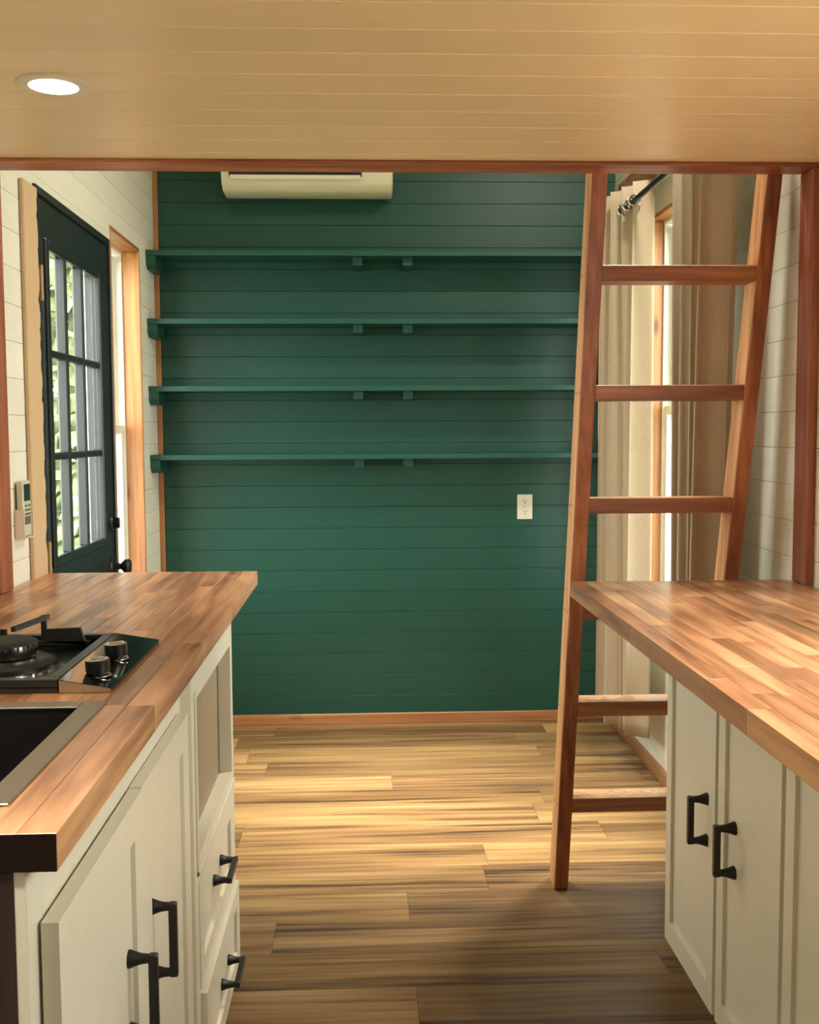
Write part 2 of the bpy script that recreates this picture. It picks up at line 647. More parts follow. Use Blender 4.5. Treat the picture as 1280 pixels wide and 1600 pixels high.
# floor: vinyl planks running across the room
bm = B(); box(bm, XL - 0.06, XR + 0.06, YF - 0.05, YB + 0.06, -0.08, -0.0045)
floor = obj('floor', bm, 'sheathing', kind='structure')
FP = 0.1809
JOINTS = {0: [0.117], 3: [0.117], 4: [0.36], 2: [-0.25], 1: [0.75], 6: [-0.42], 7: [0.6], 10: [-0.40], 12: [0.66], 9: [0.1]}
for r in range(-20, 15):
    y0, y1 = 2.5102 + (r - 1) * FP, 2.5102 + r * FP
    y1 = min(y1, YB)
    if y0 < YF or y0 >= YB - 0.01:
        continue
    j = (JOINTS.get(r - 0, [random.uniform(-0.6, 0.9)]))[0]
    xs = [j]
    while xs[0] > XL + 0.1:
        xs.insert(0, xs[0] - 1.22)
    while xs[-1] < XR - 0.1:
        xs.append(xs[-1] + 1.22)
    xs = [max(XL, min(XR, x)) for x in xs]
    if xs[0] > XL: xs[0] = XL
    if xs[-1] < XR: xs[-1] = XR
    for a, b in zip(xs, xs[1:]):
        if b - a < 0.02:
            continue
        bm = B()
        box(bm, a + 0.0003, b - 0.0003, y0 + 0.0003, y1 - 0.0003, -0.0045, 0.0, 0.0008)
        v = random.choice((0.36, 0.44, 0.52, 0.60) if r <= 3 else (0.60, 0.78, 0.88, 0.98, 1.06))   # rows towards the kitchen take darker tones
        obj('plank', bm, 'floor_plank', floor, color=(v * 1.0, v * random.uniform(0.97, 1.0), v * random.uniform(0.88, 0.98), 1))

# trims
bm = B(); box(bm, XL + 0.001, XR - 0.001, YB - 0.014, YB - 0.0005, 0.0005, 0.050, 0.0025)
obj('baseboard_back', bm, 'pine_x', kind='structure', color=(0.95, 0.84, 0.78, 1))
bm = B(); box(bm, XR - 0.020, XR - 0.0005, YBEAM1 + 0.02, YB - 0.015, 0.0005, 0.050, 0.0025)
obj('baseboard_right', bm, 'pine_y', kind='structure', color=(0.62, 0.54, 0.48, 1))
bm = B(); box(bm, XL + 0.0005, XL + 0.014, WIN1[0] - 0.03, YB - 0.015, 0.0005, 0.050, 0.0025)
obj('baseboard_left', bm, 'pine_y', kind='structure', color=(0.8, 0.68, 0.6, 1))
bm = B(); box(bm, XL + 0.0005, XL + 0.022, YB - 0.012, YB - 0.0005, 0.052, ZC - 0.01, 0.003)
obj('trim_1', bm, 'pine_z', kind='structure', color=(0.92, 0.74, 0.60, 1))
# cedar frame of the loft opening: two posts on the counters and the beam
bm = B(); box(bm, XL - 0.009, XL + 0.018, YBEAM0, YBEAM1, 0.946, ZL - 0.0105, 0.002)
obj('trim_2', bm, 'cedar_z', kind='structure', color=(0.9, 0.78, 0.75, 1))
bm = B(); box(bm, XR - 0.006, XR + 0.0145, YBEAM0, YBEAM1 - 0.0005, 0.946, ZL - 0.0105, 0.002)
obj('trim_3', bm, 'cedar_z', kind='structure', color=(0.86, 0.72, 0.70, 1))
bm = B(); box(bm, XL - 0.009, XR + 0.0145, YBEAM0, YBEAM1, ZL - 0.0098, ZL - 0.0003, 0.003, 2)
obj('trim_4', bm, 'cedar_x', kind='structure', color=(0.98, 0.84, 0.78, 1))
# wooden ledge high on the right wall above the curtain
bm = B(); box(bm, 1.05, XR - 0.0005, 2.95, 4.43, 2.33, 2.35, 0.002)
obj('trim_5', bm, 'cedar_x', kind='structure')


# ------------------------------------------------------------------ windows
def window(name, hole, xin, s, depth, rail_z):
    """s: outward direction (+1 right wall, -1 left wall)"""
    y0, y1, z0, z1 = hole
    r = thing(name, ((xin), (y0 + y1) / 2, z0), kind='structure')
    t = 0.016

    def bx(bm, d0, d1, a, b, p, q, bev=0.0015):
        lo, hi = sorted((xin + s * d0, xin + s * d1))
        box(bm, lo, hi, a, b, p, q, bev)
    e = 0.0006
    for nm, a, b, p, q, mt in (('head', y0 + e, y1 - e, z1 - t, z1 - e, 'pine_y'), ('sill', y0 + e, y1 - e, z0 + e, z0 + t, 'pine_y'),
                               ('jamb', y0 + e, y0 + t, z0 + t + e, z1 - t - e, 'pine_z'), ('jamb', y1 - t, y1 - e, z0 + t + e, z1 - t - e, 'pine_z')):
        bm = B(); bx(bm, -0.002, depth, a, b, p, q)
        obj(nm, bm, mt, r, color=(1.0, 0.86, 0.72, 1))
    # vinyl frame
    f0, f1 = depth, depth + 0.05
    bm = B()
    w = 0.030
    bx(bm, f0, f1, y0 + e, y0 + w, z0 + e, z1 - e)
    bx(bm, f0, f1, y1 - w, y1 - e, z0 + e, z1 - e)
    bx(bm, f0, f1, y0 + w, y1 - w, z1 - w, z1 - e)
    bx(bm, f0, f1, y0 + w, y1 - w, z0 + e, z0 + w)
    obj('frame', bm, 'vinyl', r)
    for nm, p, q, d in (('upper_sash', rail_z - 0.012, z1 - w - 0.006, 0.030), ('lower_sash', z0 + w + 0.006, rail_z + 0.030, 0.006)):
        a, b = y0 + w + 0.004, y1 - w - 0.004
        bm = B()
        sw = 0.034
        d0, d1 = f0 + d, f0 + d + 0.020
        bx(bm, d0, d1, a, a + sw, p, q)
        bx(bm, d0, d1, b - sw, b, p, q)
        bx(bm, d0, d1, a + sw, b - sw, q - sw, q)
        bx(bm, d0, d1, a + sw, b - sw, p, p + sw)
        sa = obj(nm, bm, 'vinyl', r)
        bm = B(); bx(bm, d0 + 0.008, d0 + 0.011, a + sw - 0.004, b - sw + 0.004, p + sw - 0.004, q - sw + 0.004, 0)
        obj('pane', bm, 'glass', sa)
    bm = B(); bx(bm, f0 - 0.006, f0 + 0.012, (y0 + y1) / 2 - 0.03, (y0 + y1) / 2 + 0.03, rail_z + 0.031, rail_z + 0.043, 0.002)
    obj('latch', bm, 'vinyl', r)
    return r


window('window_1', WIN1, XL, -1, 0.068, 1.352)
window('window_2', WIN2, XR, 1, 0.046, 1.415)
window('window_3', WIN3, XR + 0.015, 1, 0.046, 1.46)     # kitchen window over the right counter, outside the frame

# ------------------------------------------------------------------ black door in the left wall
dr = thing('door_1', (XL, 3.56, 0), kind='structure')
bm = B()
box(bm, XL - 0.055, XL + 0.010, 3.111, 3.126, 0, 2.050, 0.002)
box(bm, XL - 0.055, XL + 0.010, 3.986, 3.999, 0, 2.050, 0.002)
box(bm, XL - 0.055, XL + 0.010, 3.126, 3.986, 2.026, 2.050, 0.002)
obj('door_frame', bm, 'black_door', dr)
bm = B(); box(bm, XL + 0.0005, XL + 0.014, 2.985, 3.1095, 0.001, 2.036, 0.003)
obj('casing', bm, 'chipped_casing', dr, label='tan casing with black paint smeared along the door edge')
DY0, DY1, DZ0, DZ1 = 3.128, 3.984, 0.008, 2.023
LY0, LY1, LZ0, LZ1 = 3.222, 3.828, 0.972, 1.892
X0, X1 = XL - 0.043, XL + 0.001
bm = B()
for a, b, p, q in ((DY0, LY0, DZ0, DZ1), (LY1, DY1, DZ0, DZ1), (LY0, LY1, LZ1, DZ1), (LY0, LY1, 0.80, LZ0), (LY0, LY1, DZ0, 0.20), (3.48, 3.57, 0.20, 0.80)):
    box(bm, X0, X1, a, b, p, q)
slab = obj('slab', bm, 'black_door', dr)
for a, b in ((LY0, 3.48), (3.57, LY1)):
    bm = B(); box(bm, X0 + 0.010, X1 - 0.012, a, b, 0.20, 0.80)
    box(bm, X1 - 0.0121, X1 - 0.003, a + 0.035, b - 0.035, 0.235, 0.765, 0.006)
    obj('panel', bm, 'black_door', slab)
bm = B()
w = 0.024
for a, b, p, q in ((LY0 - w, LY0 + 0.006, LZ0 - w, LZ1 + w), (LY1 - 0.006, LY1 + w, LZ0 - w, LZ1 + w), (LY0, LY1, LZ1 - 0.006, LZ1 + w), (LY0, LY1, LZ0 - w, LZ0 + 0.006)):
    box(bm, X1 - 0.012, X1 + 0.009, a, b, p, q, 0.005)
obj('glazing_bead', bm, 'black_door', slab)
mw = 0.011
ys = [LY0 + (LY1 - LY0) * i / 3 for i in range(4)]
zs = [LZ0 + (LZ1 - LZ0) * i / 3 for i in range(4)]
for y in ys[1:3]:
    bm = B(); box(bm, X0 + 0.012, X1 + 0.002, y - mw, y + mw, LZ0, LZ1, 0.005)
    obj('muntin', bm, 'black_door', slab)
for z in zs[1:3]:
    bm = B(); box(bm, X0 + 0.013, X1 + 0.001, LY0, LY1, z - mw, z + mw, 0.005)
    obj('muntin', bm, 'black_door', slab)
for i in range(3):
    for j in range(3):
        bm = B(); box(bm, X0 + 0.020, X0 + 0.024, ys[i] + mw * 0.6, ys[i + 1] - mw * 0.6, zs[j] + mw * 0.6, zs[j + 1] - mw * 0.6)
        obj('pane', bm, 'glass', slab)
for z in (1.775, 0.985, 0.22):
    bm = B()
    box(bm, XL + 0.0012, XL + 0.0035, 3.128, 3.160, z - 0.048, z + 0.048, 0.0008)
    cyl(bm, (XL + 0.013, 3.126, z - 0.050), (XL + 0.013, 3.126, z + 0.050), 0.0065, seg=12)
    obj('hinge', bm, 'bare_metal', dr, label='hinge with the black paint worn off')
bm = B()
lathe(bm, (X1, 3.935, 0.862), (1, 0, 0), [(0, 0.033), (0.004, 0.033), (0.010, 0.026), (0.014, 0.012), (0.034, 0.011), (0.040, 0.018), (0.050, 0.027), (0.060, 0.028), (0.068, 0.022), (0.071, 0.0)], 28)
obj('door_knob', bm, 'black_iron', dr, smooth=40)
bm = B()
lathe(bm, (X1, 3.935, 1.022), (1, 0, 0), [(0, 0.032), (0.006, 0.032), (0.012, 0.027), (0.014, 0.0)], 28)
box(bm, X1 + 0.012, X1 + 0.034, 3.929, 3.941, 1.002, 1.042, 0.004)
obj('deadbolt', bm, 'black_iron', dr, smooth=40)


# ------------------------------------------------------------------ green wall shelves
def shelf(top, label, thick=0.023):
    yf = YB - 0.20
    z0 = top - thick
    r = thing('wall_shelf', (0.1, YB, z0), label, 'shelf', 'green shelves across the back wall')
    bm = B(); box(bm, XL + 0.0005, XR - 0.001, yf, YB - 0.0006, z0, top, 0.0015)
    obj('shelf_board', bm, 'green', r)
    bm = B(); prism(bm, [(XL + 0.001, YB - 0.013, z0), (XL + 0.001, yf + 0.004, z0), (XL + 0.001, yf + 0.004, z0 - 0.034), (XL + 0.001, yf + 0.030, z0 - 0.056), (XL + 0.001, YB - 0.013, z0 - 0.056)], (0.040, 0, 0), 0.0015)
    obj('end_cleat', bm, 'green', r)
    bm = B(); prism(bm, [(XR - 0.041, YB - 0.013, z0), (XR - 0.041, yf + 0.004, z0), (XR - 0.041, yf + 0.004, z0 - 0.034), (XR - 0.041, yf + 0.030, z0 - 0.056), (XR - 0.041, YB - 0.013, z0 - 0.056)], (0.040, 0, 0), 0.0015)
    obj('end_cleat', bm, 'green', r)
    for x in (-0.019, 0.199):
        bm = B(); box(bm, x - 0.021, x + 0.021, yf + 0.040, YB - 0.0006, z0 - 0.036, z0, 0.0015)
        obj('bracket', bm, 'green', r)


shelf(2.129, 'topmost green wall shelf, just below the white air conditioner')
shelf(1.839, 'second green wall shelf from the top')
shelf(1.550, 'third green wall shelf from the top')
shelf(1.253, 'lowest green wall shelf, nearest above the white outlet')

# ------------------------------------------------------------------ air conditioner
ac = thing('air_conditioner', (-0.235, YB, 2.378), 'white split air conditioner mounted high on the green wall', 'air conditioner')
ax0, ax1, az = -0.598, 0.135, 2.380
prof = [(YB - 0.001, az + 0.012), (YB - 0.03, az), (YB - 0.150, az + 0.004), (YB - 0.195, az + 0.030), (YB - 0.215, az + 0.075), (YB - 0.215, az + 0.24), (YB - 0.190, az + 0.265), (YB - 0.001, az + 0.265)]
bm = B(); prism(bm, [(ax0, y, z) for y, z in prof], (ax1 - ax0, 0, 0), 0.006)
obj('housing', bm, 'ac_shell', ac, smooth=35)
bm = B(); prism(bm, [(ax0 + 0.035, YB - 0.180, az + 0.055), (ax0 + 0.035, YB - 0.2115, az + 0.056), (ax0 + 0.035, YB - 0.2170, az + 0.078), (ax0 + 0.035, YB - 0.2170, az + 0.098), (ax0 + 0.035, YB - 0.18, az + 0.098)], (0.565, 0, 0))
obj('vent', bm, 'ac_dark', ac)
bm = B()
hexa(bm, [(ax0 + 0.040, YB - 0.222, az + 0.044), (ax0 + 0.595, YB - 0.222, az + 0.044), (ax0 + 0.595, YB - 0.216, az + 0.042), (ax0 + 0.040, YB - 0.216, az + 0.042),
          (ax0 + 0.040, YB - 0.230, az + 0.059), (ax0 + 0.595, YB - 0.230, az + 0.059), (ax0 + 0.595, YB - 0.224, az + 0.059), (ax0 + 0.040, YB - 0.224, az + 0.059)], 0.001)
obj('louver', bm, 'vinyl', ac)
for x in (-0.38, -0.19, -0.06):
    bm = B(); box(bm, x - 0.004, x + 0.004, YB - 0.228, YB - 0.205, az + 0.057, az + 0.080, 0.001)
    obj('louver_clip', bm, 'ac_dark', ac)
bm = B(); box(bm, 0.062, 0.088, YB - 0.219, YB - 0.213, az + 0.085, az + 0.100, 0.001)
obj('display', bm, 'ac_dark', ac)

# ------------------------------------------------------------------ outlet on the green wall
ot = thing('electrical_outlet', (0.739, YB, 1.002), 'white electrical outlet on the green back wall', 'outlet')
bm = B(); box(bm, 0.704, 0.774, YB - 0.006, YB - 0.0004, 0.945, 1.059, 0.0015)
obj('cover_plate', bm, 'plastic_white', ot)
for z in (0.978, 1.026):
    bm = B(); lathe(bm, (0.739, YB - 0.006, z), (0, -1, 0), [(0, 0.0165), (0.0015, 0.0160), (0.0015, 0)], 20)
    rc = obj('receptacle', bm, 'plastic_white', ot)
    for dx, dz, hw, hh in ((-0.0062, 0.003, 0.0012, 0.0045), (0.0062, 0.003, 0.0012, 0.0038), (0, -0.0075, 0.0024, 0.0024)):
        bm = B(); box(bm, 0.739 + dx - hw, 0.739 + dx + hw, YB - 0.0082, YB - 0.0074, z + dz - hh, z + dz + hh)
        obj('slot', bm, 'slot_dark', rc)
bm = B(); lathe(bm, (0.739, YB - 0.006, 1.002), (0, -1, 0), [(0, 0.0032), (0.001, 0.003), (0.001, 0)], 12)
obj('screw', bm, 'steel', ot)

# ------------------------------------------------------------------ recessed ceiling light
rl = thing('recessed_light', (-0.590, 2.142, ZL), 'round glowing recessed light in the planked cream ceiling', 'light')
bm = B(); ring(bm, (-0.590, 2.142, ZL - 0.0003), (0, 0, -1), 0.0445, 0.067, 0.005)
obj('trim_ring', bm, 'plastic_white', rl, smooth=40)
bm = B(); lathe(bm, (-0.590, 2.142, ZL - 0.001), (0, 0, -1), [(0, 0.0450), (0.003, 0.0445), (0.007, 0.036), (0.010, 0.020), (0.011, 0.0)], 40)
obj('lens', bm, 'lamp_lens', rl, smooth=60)

# ------------------------------------------------------------------ remote and its holder on the left wall
hd = thing('remote_holder', (XL, 2.905, 1.10), 'pale wall holder that carries the remote control', 'holder')
bm = B()
box(bm, XL + 0.0005, XL + 0.003, 2.866, 2.946, 1.068, 1.146, 0.001)
box(bm, XL + 0.003, XL + 0.027, 2.866, 2.869, 1.068, 1.146, 0.001)
box(bm, XL + 0.003, XL + 0.027, 2.943, 2.946, 1.068, 1.146, 0.001)
box(bm, XL + 0.003, XL + 0.027, 2.869, 2.943, 1.068, 1.071, 0.001)
obj('holder_body', bm, 'holder_pink', hd)
rm = thing('remote_control', (XL, 2.905, 1.072), 'white remote control with dark screen standing in the wall holder', 'remote')
bm = B(); box(bm, XL + 0.0045, XL + 0.0225, 2.8715, 2.9405, 1.0725, 1.222, 0.005, 2)
obj('case', bm, 'remote_shell', rm)
bm = B(); box(bm, XL + 0.0224, XL + 0.0232, 2.880, 2.932, 1.168, 1.213)
obj('screen', bm, 'remote_screen', rm)
for i in range(3):
    for j in range(3):
        bm = B(); y = 2.886 + i * 0.016; z = 1.158 - j * 0.011
        box(bm, XL + 0.0224, XL + 0.0238, y, y + 0.011, z - 0.006, z, 0.0005)
        obj('button', bm, 'button_yellow' if (i, j) == (1, 0) else 'button_grey', rm)
bm = B(); box(bm, XL + 0.0224, XL + 0.0235, 2.884, 2.930, 1.105, 1.127)
obj('label_plate', bm, 'button_grey', rm)

# ------------------------------------------------------------------ curtain rod and curtains by the right window
ROD_X, ROD_Z = 1.01, 2.198
rod = thing('curtain_rod', (ROD_X, 3.6, ROD_Z), 'black curtain rod above the right window', 'curtain rod')
bm = B(); cyl(bm, (ROD_X, 2.88, ROD_Z), (ROD_X, 4.40, ROD_Z), 0.0105)
obj('pole', bm, 'black_iron', rod, smooth=40)
for y, s in ((2.88, -1), (4.40, 1)):
    bm = B(); lathe(bm, (ROD_X, y, ROD_Z), (0, s, 0), [(-0.01, 0.013), (0.004, 0.015), (0.018, 0.021), (0.030, 0.016), (0.035, 0)], 20)
    obj('finial', bm, 'black_iron', rod, smooth=40)
for y in (2.93, 4.375):
    bm = B()
    box(bm, XR - 0.004, XR - 0.0004, y - 0.014, y + 0.014, ROD_Z - 0.035, ROD_Z + 0.035, 0.001)
    cyl(bm, (XR - 0.004, y, ROD_Z - 0.004), (ROD_X, y, ROD_Z - 0.004), 0.006, seg=12)
    obj('rod_bracket', bm, 'black_iron', rod)


def curtain(label, y0, y1, waves, amp, z_hem, z_top, x_mid, phase, flare, group=None, skew=0.0):
    r = thing('curtain', (x_mid, (y0 + y1) / 2, z_hem), label, 'curtain', group)
    bm = B()
    nu, nv = waves * 18, 40
    g = []
    for j in range(nv + 1):
        v = j / nv
        z = z_top + (z_hem - z_top) * v
        row = []
        for i in range(nu + 1):
            u = i / nu
            th = 2 * math.pi * waves * u + phase
            a = amp * (1 + 0.25 * v * math.sin(3.1 * u * waves + 1.0))
            x = x_mid + skew * (u - 0.5) + a * math.sin(th) + 0.010 * v * math.sin(1.7 * th + 2)
            y = y0 + (y1 - y0) * u + 0.26 * (y1 - y0) / waves * math.sin(2 * th) * 0.35 + flare * v * (u - 0.5)
            row.append(bm.verts.new((x, y, z)))
        g.append(row)
    for j in range(nv):
        for i in range(nu):
            bm.faces.new((g[j][i], g[j][i + 1], g[j + 1][i + 1], g[j + 1][i]))
    c = obj('cloth', bm, 'curtain_cloth', r, smooth=180)
    so = c.modifiers.new('thickness', 'SOLIDIFY')
    so.thickness = 0.002
    # metal grommets where the cloth crosses the rod
    k0 = int(math.ceil(phase / math.pi + 1e-6))
    k = k0
    while True:
        u = (k * math.pi - phase) / (2 * math.pi * waves)
        if u > 1:
            break
        if u > 0.01:
            y = y0 + (y1 - y0) * u
            bm = B()
            s = 1 if k % 2 == 0 else -1
            ring(bm, (x_mid, y - 0.001, ROD_Z), Vector((0.35 * s, -1, 0)), 0.0155, 0.0235, 0.004, 24)
            obj('grommet', bm, 'chrome', r, smooth=40)
        k += 1
    return r


curtain('beige curtain on the far side of the right window, beside the green wall', 3.985, 4.335, 4, 0.034, 0.175, 2.272, ROD_X, 2.2, 0.02, 'curtains at the right window', -0.085)
curtain('beige curtain on the near side of the right window, behind the ladder', 2.99, 3.38, 4, 0.046, 0.175, 2.272, ROD_X, 0.6, -0.21, 'curtains at the right window')

# ------------------------------------------------------------------ ladder to the loft
ld = thing('ladder', (0.78, 3.05, 0), 'red cedar loft ladder with six flat rungs behind the right counter', 'ladder')
LEAN, LDEP, LTOP = 0.12, 0.088, 2.06


def lad_y(z):
    return 3.04 - LEAN * z


def lad_xl(z):
    return 0.5914 + 0.0229 * z


def lad_xr(z):
    return lad_xl(z) + 0.3697 + 0.0244 * z


RW = 0.041
for s in (-1, 1):
    pts = []
    for z in (0.0, LTOP):
        xi = lad_xl(z) if s < 0 else lad_xr(z)
        a, b = (xi - RW, xi) if s < 0 else (xi, xi + RW)
        y = lad_y(z)
        pts += [(a, y, z), (b, y, z), (b, y + LDEP, z), (a, y + LDEP, z)]
    bm = B(); hexa(bm, pts, 0.003)
    rail = obj('rail', bm, 'cedar_z', ld, color=(1.05, 0.95, 0.90, 1))
    lit_faces(rail, (-1, 0, 0))
    for zb in (1.762, 1.449, 1.141, 0.84, 0.555, 0.262):
        for dy in (0.022, 0.062):
            xo = (lad_xl(zb) - RW) if s < 0 else (lad_xr(zb) + RW)
            bm = B(); lathe(bm, (xo - s * 0.0005, lad_y(zb) + dy, zb), (s, 0, 0), [(0, 0.004), (0.0012, 0.0035), (0.0012, 0)], 8)
            obj('screw', bm, 'screw_metal', rail)
for zb in (1.741, 1.428, 1.120, 0.819, 0.534, 0.241):
    zt = zb + 0.042
    a, b = lad_xl(zb) - 0.001, lad_xr(zb) + 0.001
    y0, y1 = lad_y(zb) + 0.0015, lad_y(zb) + LDEP - 0.002
    bm = B(); box(bm, a, b, y0, y1, zb, zt, 0.002)
    lit_faces(obj('rung', bm, 'cedar_x', ld, color=tint(0.95, 1.03, 0.03)), (0, 0, 1))


# ------------------------------------------------------------------ butcher block counters
def countertop(label, x0, x1, y0, y1, holes, rows, front_side):
    z0, z1 = 0.9055, 0.945
    r = thing('countertop', ((x0 + x1) / 2, (y0 + y1) / 2, z0), label, 'countertop')
    w = (x1 - x0) / rows
    for i in range(rows):
        a, b = x0 + i * w, x0 + (i + 1) * w
        y = y0 - random.uniform(0.05, 0.3)
        while y < y1:
            ln = random.choice((0.22, 0.34, 0.46, 0.62, 0.8)) * random.uniform(0.85, 1.15)
            segs = [(max(y, y0), min(y + ln, y1))]
            y += ln
            for hx0, hx1, hy0, hy1 in holes:
                if hx0 < b - 1e-4 and hx1 > a + 1e-4:
                    nx = []
                    for p, q in segs:
                        if hy0 > p: nx.append((p, min(q, hy0)))
                        if hy1 < q: nx.append((max(p, hy1), q))
                    segs = nx
            tn = random.choice((0.58, 0.72, 0.82, 0.90, 0.95, 1.0, 1.04, 1.08))
            red = random.uniform(0.86, 1.0)
            for p, q in segs:
                if q - p < 0.01:
                    continue
                bm = B()
                box(bm, a + 0.0001, b - 0.0001, p + 0.0001, q - 0.0001, z0, z1, 0.0006)
                obj('stave', bm, 'butcher_block', r, color=(tn * 1.03, tn * red, tn * red * 0.96, 1))
    return r


SINK = (-0.785, -0.400, 1.160, 1.578)
ctl = countertop('butcher block countertop on the left cabinets, with the sink and cooktop', -0.920, -0.312, 1.066, 3.116, [SINK], 15, 1)
bm = B(); box(bm, -0.920, -0.3125, 1.0635, 1.0658, 0.906, 0.9445)
obj('end_cap', bm, 'end_grain_shaded', ctl, label='end grain of the countertop with shade painted in')
ctr = countertop('butcher block countertop on the right cabinets, reaching past them to the ladder', 0.550, 1.1385, 0.80, 2.823, [], 15, -1)


# ------------------------------------------------------------------ cabinets
def pull(parent, centre, axis, half, s, up_axis=None):
    """black bar pull with two flared feet; s: direction it stands off along x"""
    c = Vector(centre)
    a = Vector(axis)
    off = Vector((s, 0, 0))
    st = 0.034
    bm = B()
    for k in (-1, 1):
        lathe(bm, c + a * (half * k), off, [(0, 0.0125), (0.003, 0.0125), (0.009, 0.0100), (0.018, 0.0074), (st - 0.004, 0.0062), (st + 0.003, 0.0062)], 4 * 4)
    w = 0.0062
    e = half + w
    lo = c - a * e + off * (st - w)
    hi = c + a * e + off * (st + w)
    p0 = [min(lo[i], hi[i]) for i in range(3)]
    p1 = [max(lo[i], hi[i]) for i in range(3)]
    for i in range(1, 3):
        if abs(a[i]) < 0.5:
            p0[i] -= w
            p1[i] += w
    box(bm, p0[0], p1[0], p0[1], p1[1], p0[2], p1[2], 0.0015)
    return obj('handle', bm, 'black_iron', parent, smooth=30, label='black bar handle with flared feet')


def shaker(name, parent, xf, s, y0, y1, z0, z1, fw_=0.055, th=0.019, rec=0.007, rail=None):
    """front face at xf, body goes back along -s"""
    rail = rail or fw_
    xb = xf - s * th
    lo, hi = sorted((xf, xb))
    bm = B()
    box(bm, lo, hi, y0, y0 + fw_, z0, z1, 0.0003)
    box(bm, lo, hi, y1 - fw_, y1, z0, z1, 0.0003)
    box(bm, lo, hi, y0 + fw_, y1 - fw_, z1 - rail, z1, 0.0003)
    box(bm, lo, hi, y0 + fw_, y1 - fw_, z0, z0 + rail, 0.0003)
    d = obj(name, bm, 'cabinet_white', parent)
    lo, hi = sorted((xf - s * rec, xb + s * 0.003))
    bm = B(); box(bm, lo, hi, y0 + fw_ - 0.003, y1 - fw_ + 0.003, z0 + rail - 0.003, z1 - rail + 0.003)
    obj('panel', bm, 'cabinet_white', d)
    return d


# --- left: sink base with two doors
XF = -0.345
sb = thing('cabinet', (-0.63, 1.52, 0), 'white sink base cabinet with two tall doors and a dark end panel', 'cabinet')
bm = B()
box(bm, -0.915, XF - 0.019, 1.074, 1.092, 0.09, 0.905)
box(bm, -0.915, XF - 0.019, 1.965, 1.983, 0.09, 0.905)
box(bm, -0.915, XF - 0.019, 1.092, 1.965, 0.09, 0.108)
box(bm, -0.915, -0.903, 1.092, 1.965, 0.108, 0.905)
obj('carcass', bm, 'cabinet_white', sb)
bm = B()
box(bm, XF - 0.019, XF, 1.068, 1.118, 0.09, 0.905, 0.0008)
box(bm, XF - 0.019, XF, 1.925, 1.984, 0.09, 0.905, 0.0008)
box(bm, XF - 0.019, XF, 1.118, 1.925, 0.825, 0.905, 0.0008)
box(bm, XF - 0.019, XF, 1.118, 1.925, 0.09, 0.125, 0.0008)
obj('face_frame', bm, 'cabinet_white', sb)
bm = B(); box(bm, -0.918, XF - 0.012, 1.0665, 1.0738, 0.0, 0.905, 0.001)
obj('end_panel', bm, 'dark_panel', sb, label='dark brown wooden end panel')
bm = B(); box(bm, -0.90, XF - 0.075, 1.078, 1.980, 0.0, 0.0895)
obj('toe_kick', bm, 'cabinet_white', sb)
d = shaker('door', sb, -0.3225, 1, 1.100, 1.524, 0.10, 0.836)
pull(d, (-0.3295, 1.441, 0.572), (0, 0, 1), 0.052, 1)
d = shaker('door', sb, -0.3245, 1, 1.529, 1.936, 0.10, 0.836)
pull(d, (-0.3315, 1.604, 0.572), (0, 0, 1), 0.052, 1)

# --- left: niche over two drawers
nb = thing('cabinet', (-0.63, 2.34, 0), 'white cabinet with an empty recessed niche over two drawers', 'cabinet')
Y0, Y1 = 1.9855, 2.600
XN = -0.326                      # this unit's face stands a little proud of its neighbour
bm = B()
box(bm, -0.915, XN - 0.030, Y0, Y0 + 0.018, 0.09, 0.905)
box(bm, -0.915, XN - 0.030, Y1 - 0.018, Y1, 0.0, 0.905)
box(bm, -0.915, XN - 0.030, Y0 + 0.018, Y1 - 0.018, 0.09, 0.108)
box(bm, -0.915, -0.903, Y0 + 0.018, Y1 - 0.018, 0.108, 0.905)
obj('carcass', bm, 'cabinet_white', nb)
NY0, NY1, NZ0, NZ1 = 2.030, 2.566, 0.526, 0.836
bm = B()
box(bm, XN - 0.030, XN, Y0, NY0, 0.03, 0.905, 0.0006)
box(bm, XN - 0.030, XN, NY1, Y1, 0.03, 0.905, 0.0006)
box(bm, XN - 0.030, XN, NY0, NY1, NZ1, 0.905, 0.0006)
box(bm, XN - 0.030, XN, NY0, NY1, 0.478, NZ0, 0.0006)
box(bm, XN - 0.030, XN, NY0, NY1, 0.03, 0.048, 0.0006)
obj('face_frame', bm, 'cabinet_white', nb)
bm = B(); box(bm, XN - 0.036, XN - 0.0302, NY0 - 0.02, NY1 + 0.02, NZ0 - 0.02, NZ1 + 0.02)
obj('niche_back', bm, 'niche_shaded', nb, label='back panel of the niche with recess shade painted in')
bm = B()
w = 0.009
for a, b, p, q in ((NY0 - 0.014, NY0 - 0.014 + w, NZ0 - 0.030, NZ1 + 0.02), (NY0 - 0.014, NY1 + 0.02, NZ0 - 0.030, NZ0 - 0.030 + w)):
    box(bm, XN, XN + 0.004, a, b, p, q, 0.001)
obj('niche_moulding', bm, 'cabinet_white', nb)
bm = B(); box(bm, -0.90, XN - 0.085, Y0 + 0.004, Y1 - 0.02, 0.0, 0.0895)
obj('toe_kick', bm, 'cabinet_white', nb)
d = shaker('drawer', nb, XN + 0.0015, 1, NY0 + 0.002, NY1 - 0.002, 0.262, 0.475, 0.050, rail=0.045)
pull(d, (XN - 0.0055, 2.318, 0.383), (0, 1, 0), 0.055, 1)
d = shaker('drawer', nb, XN + 0.0125, 1, NY0 + 0.002, NY1 - 0.002, 0.051, 0.255, 0.050, rail=0.045)
bm = B()
box(bm, -0.62, XN - 0.0066, 2.05, 2.062, 0.11, 0.225)
box(bm, -0.62, XN - 0.0066, 2.535, 2.547, 0.11, 0.225)
box(bm, -0.62, XN - 0.0066, 2.062, 2.535, 0.11, 0.116)
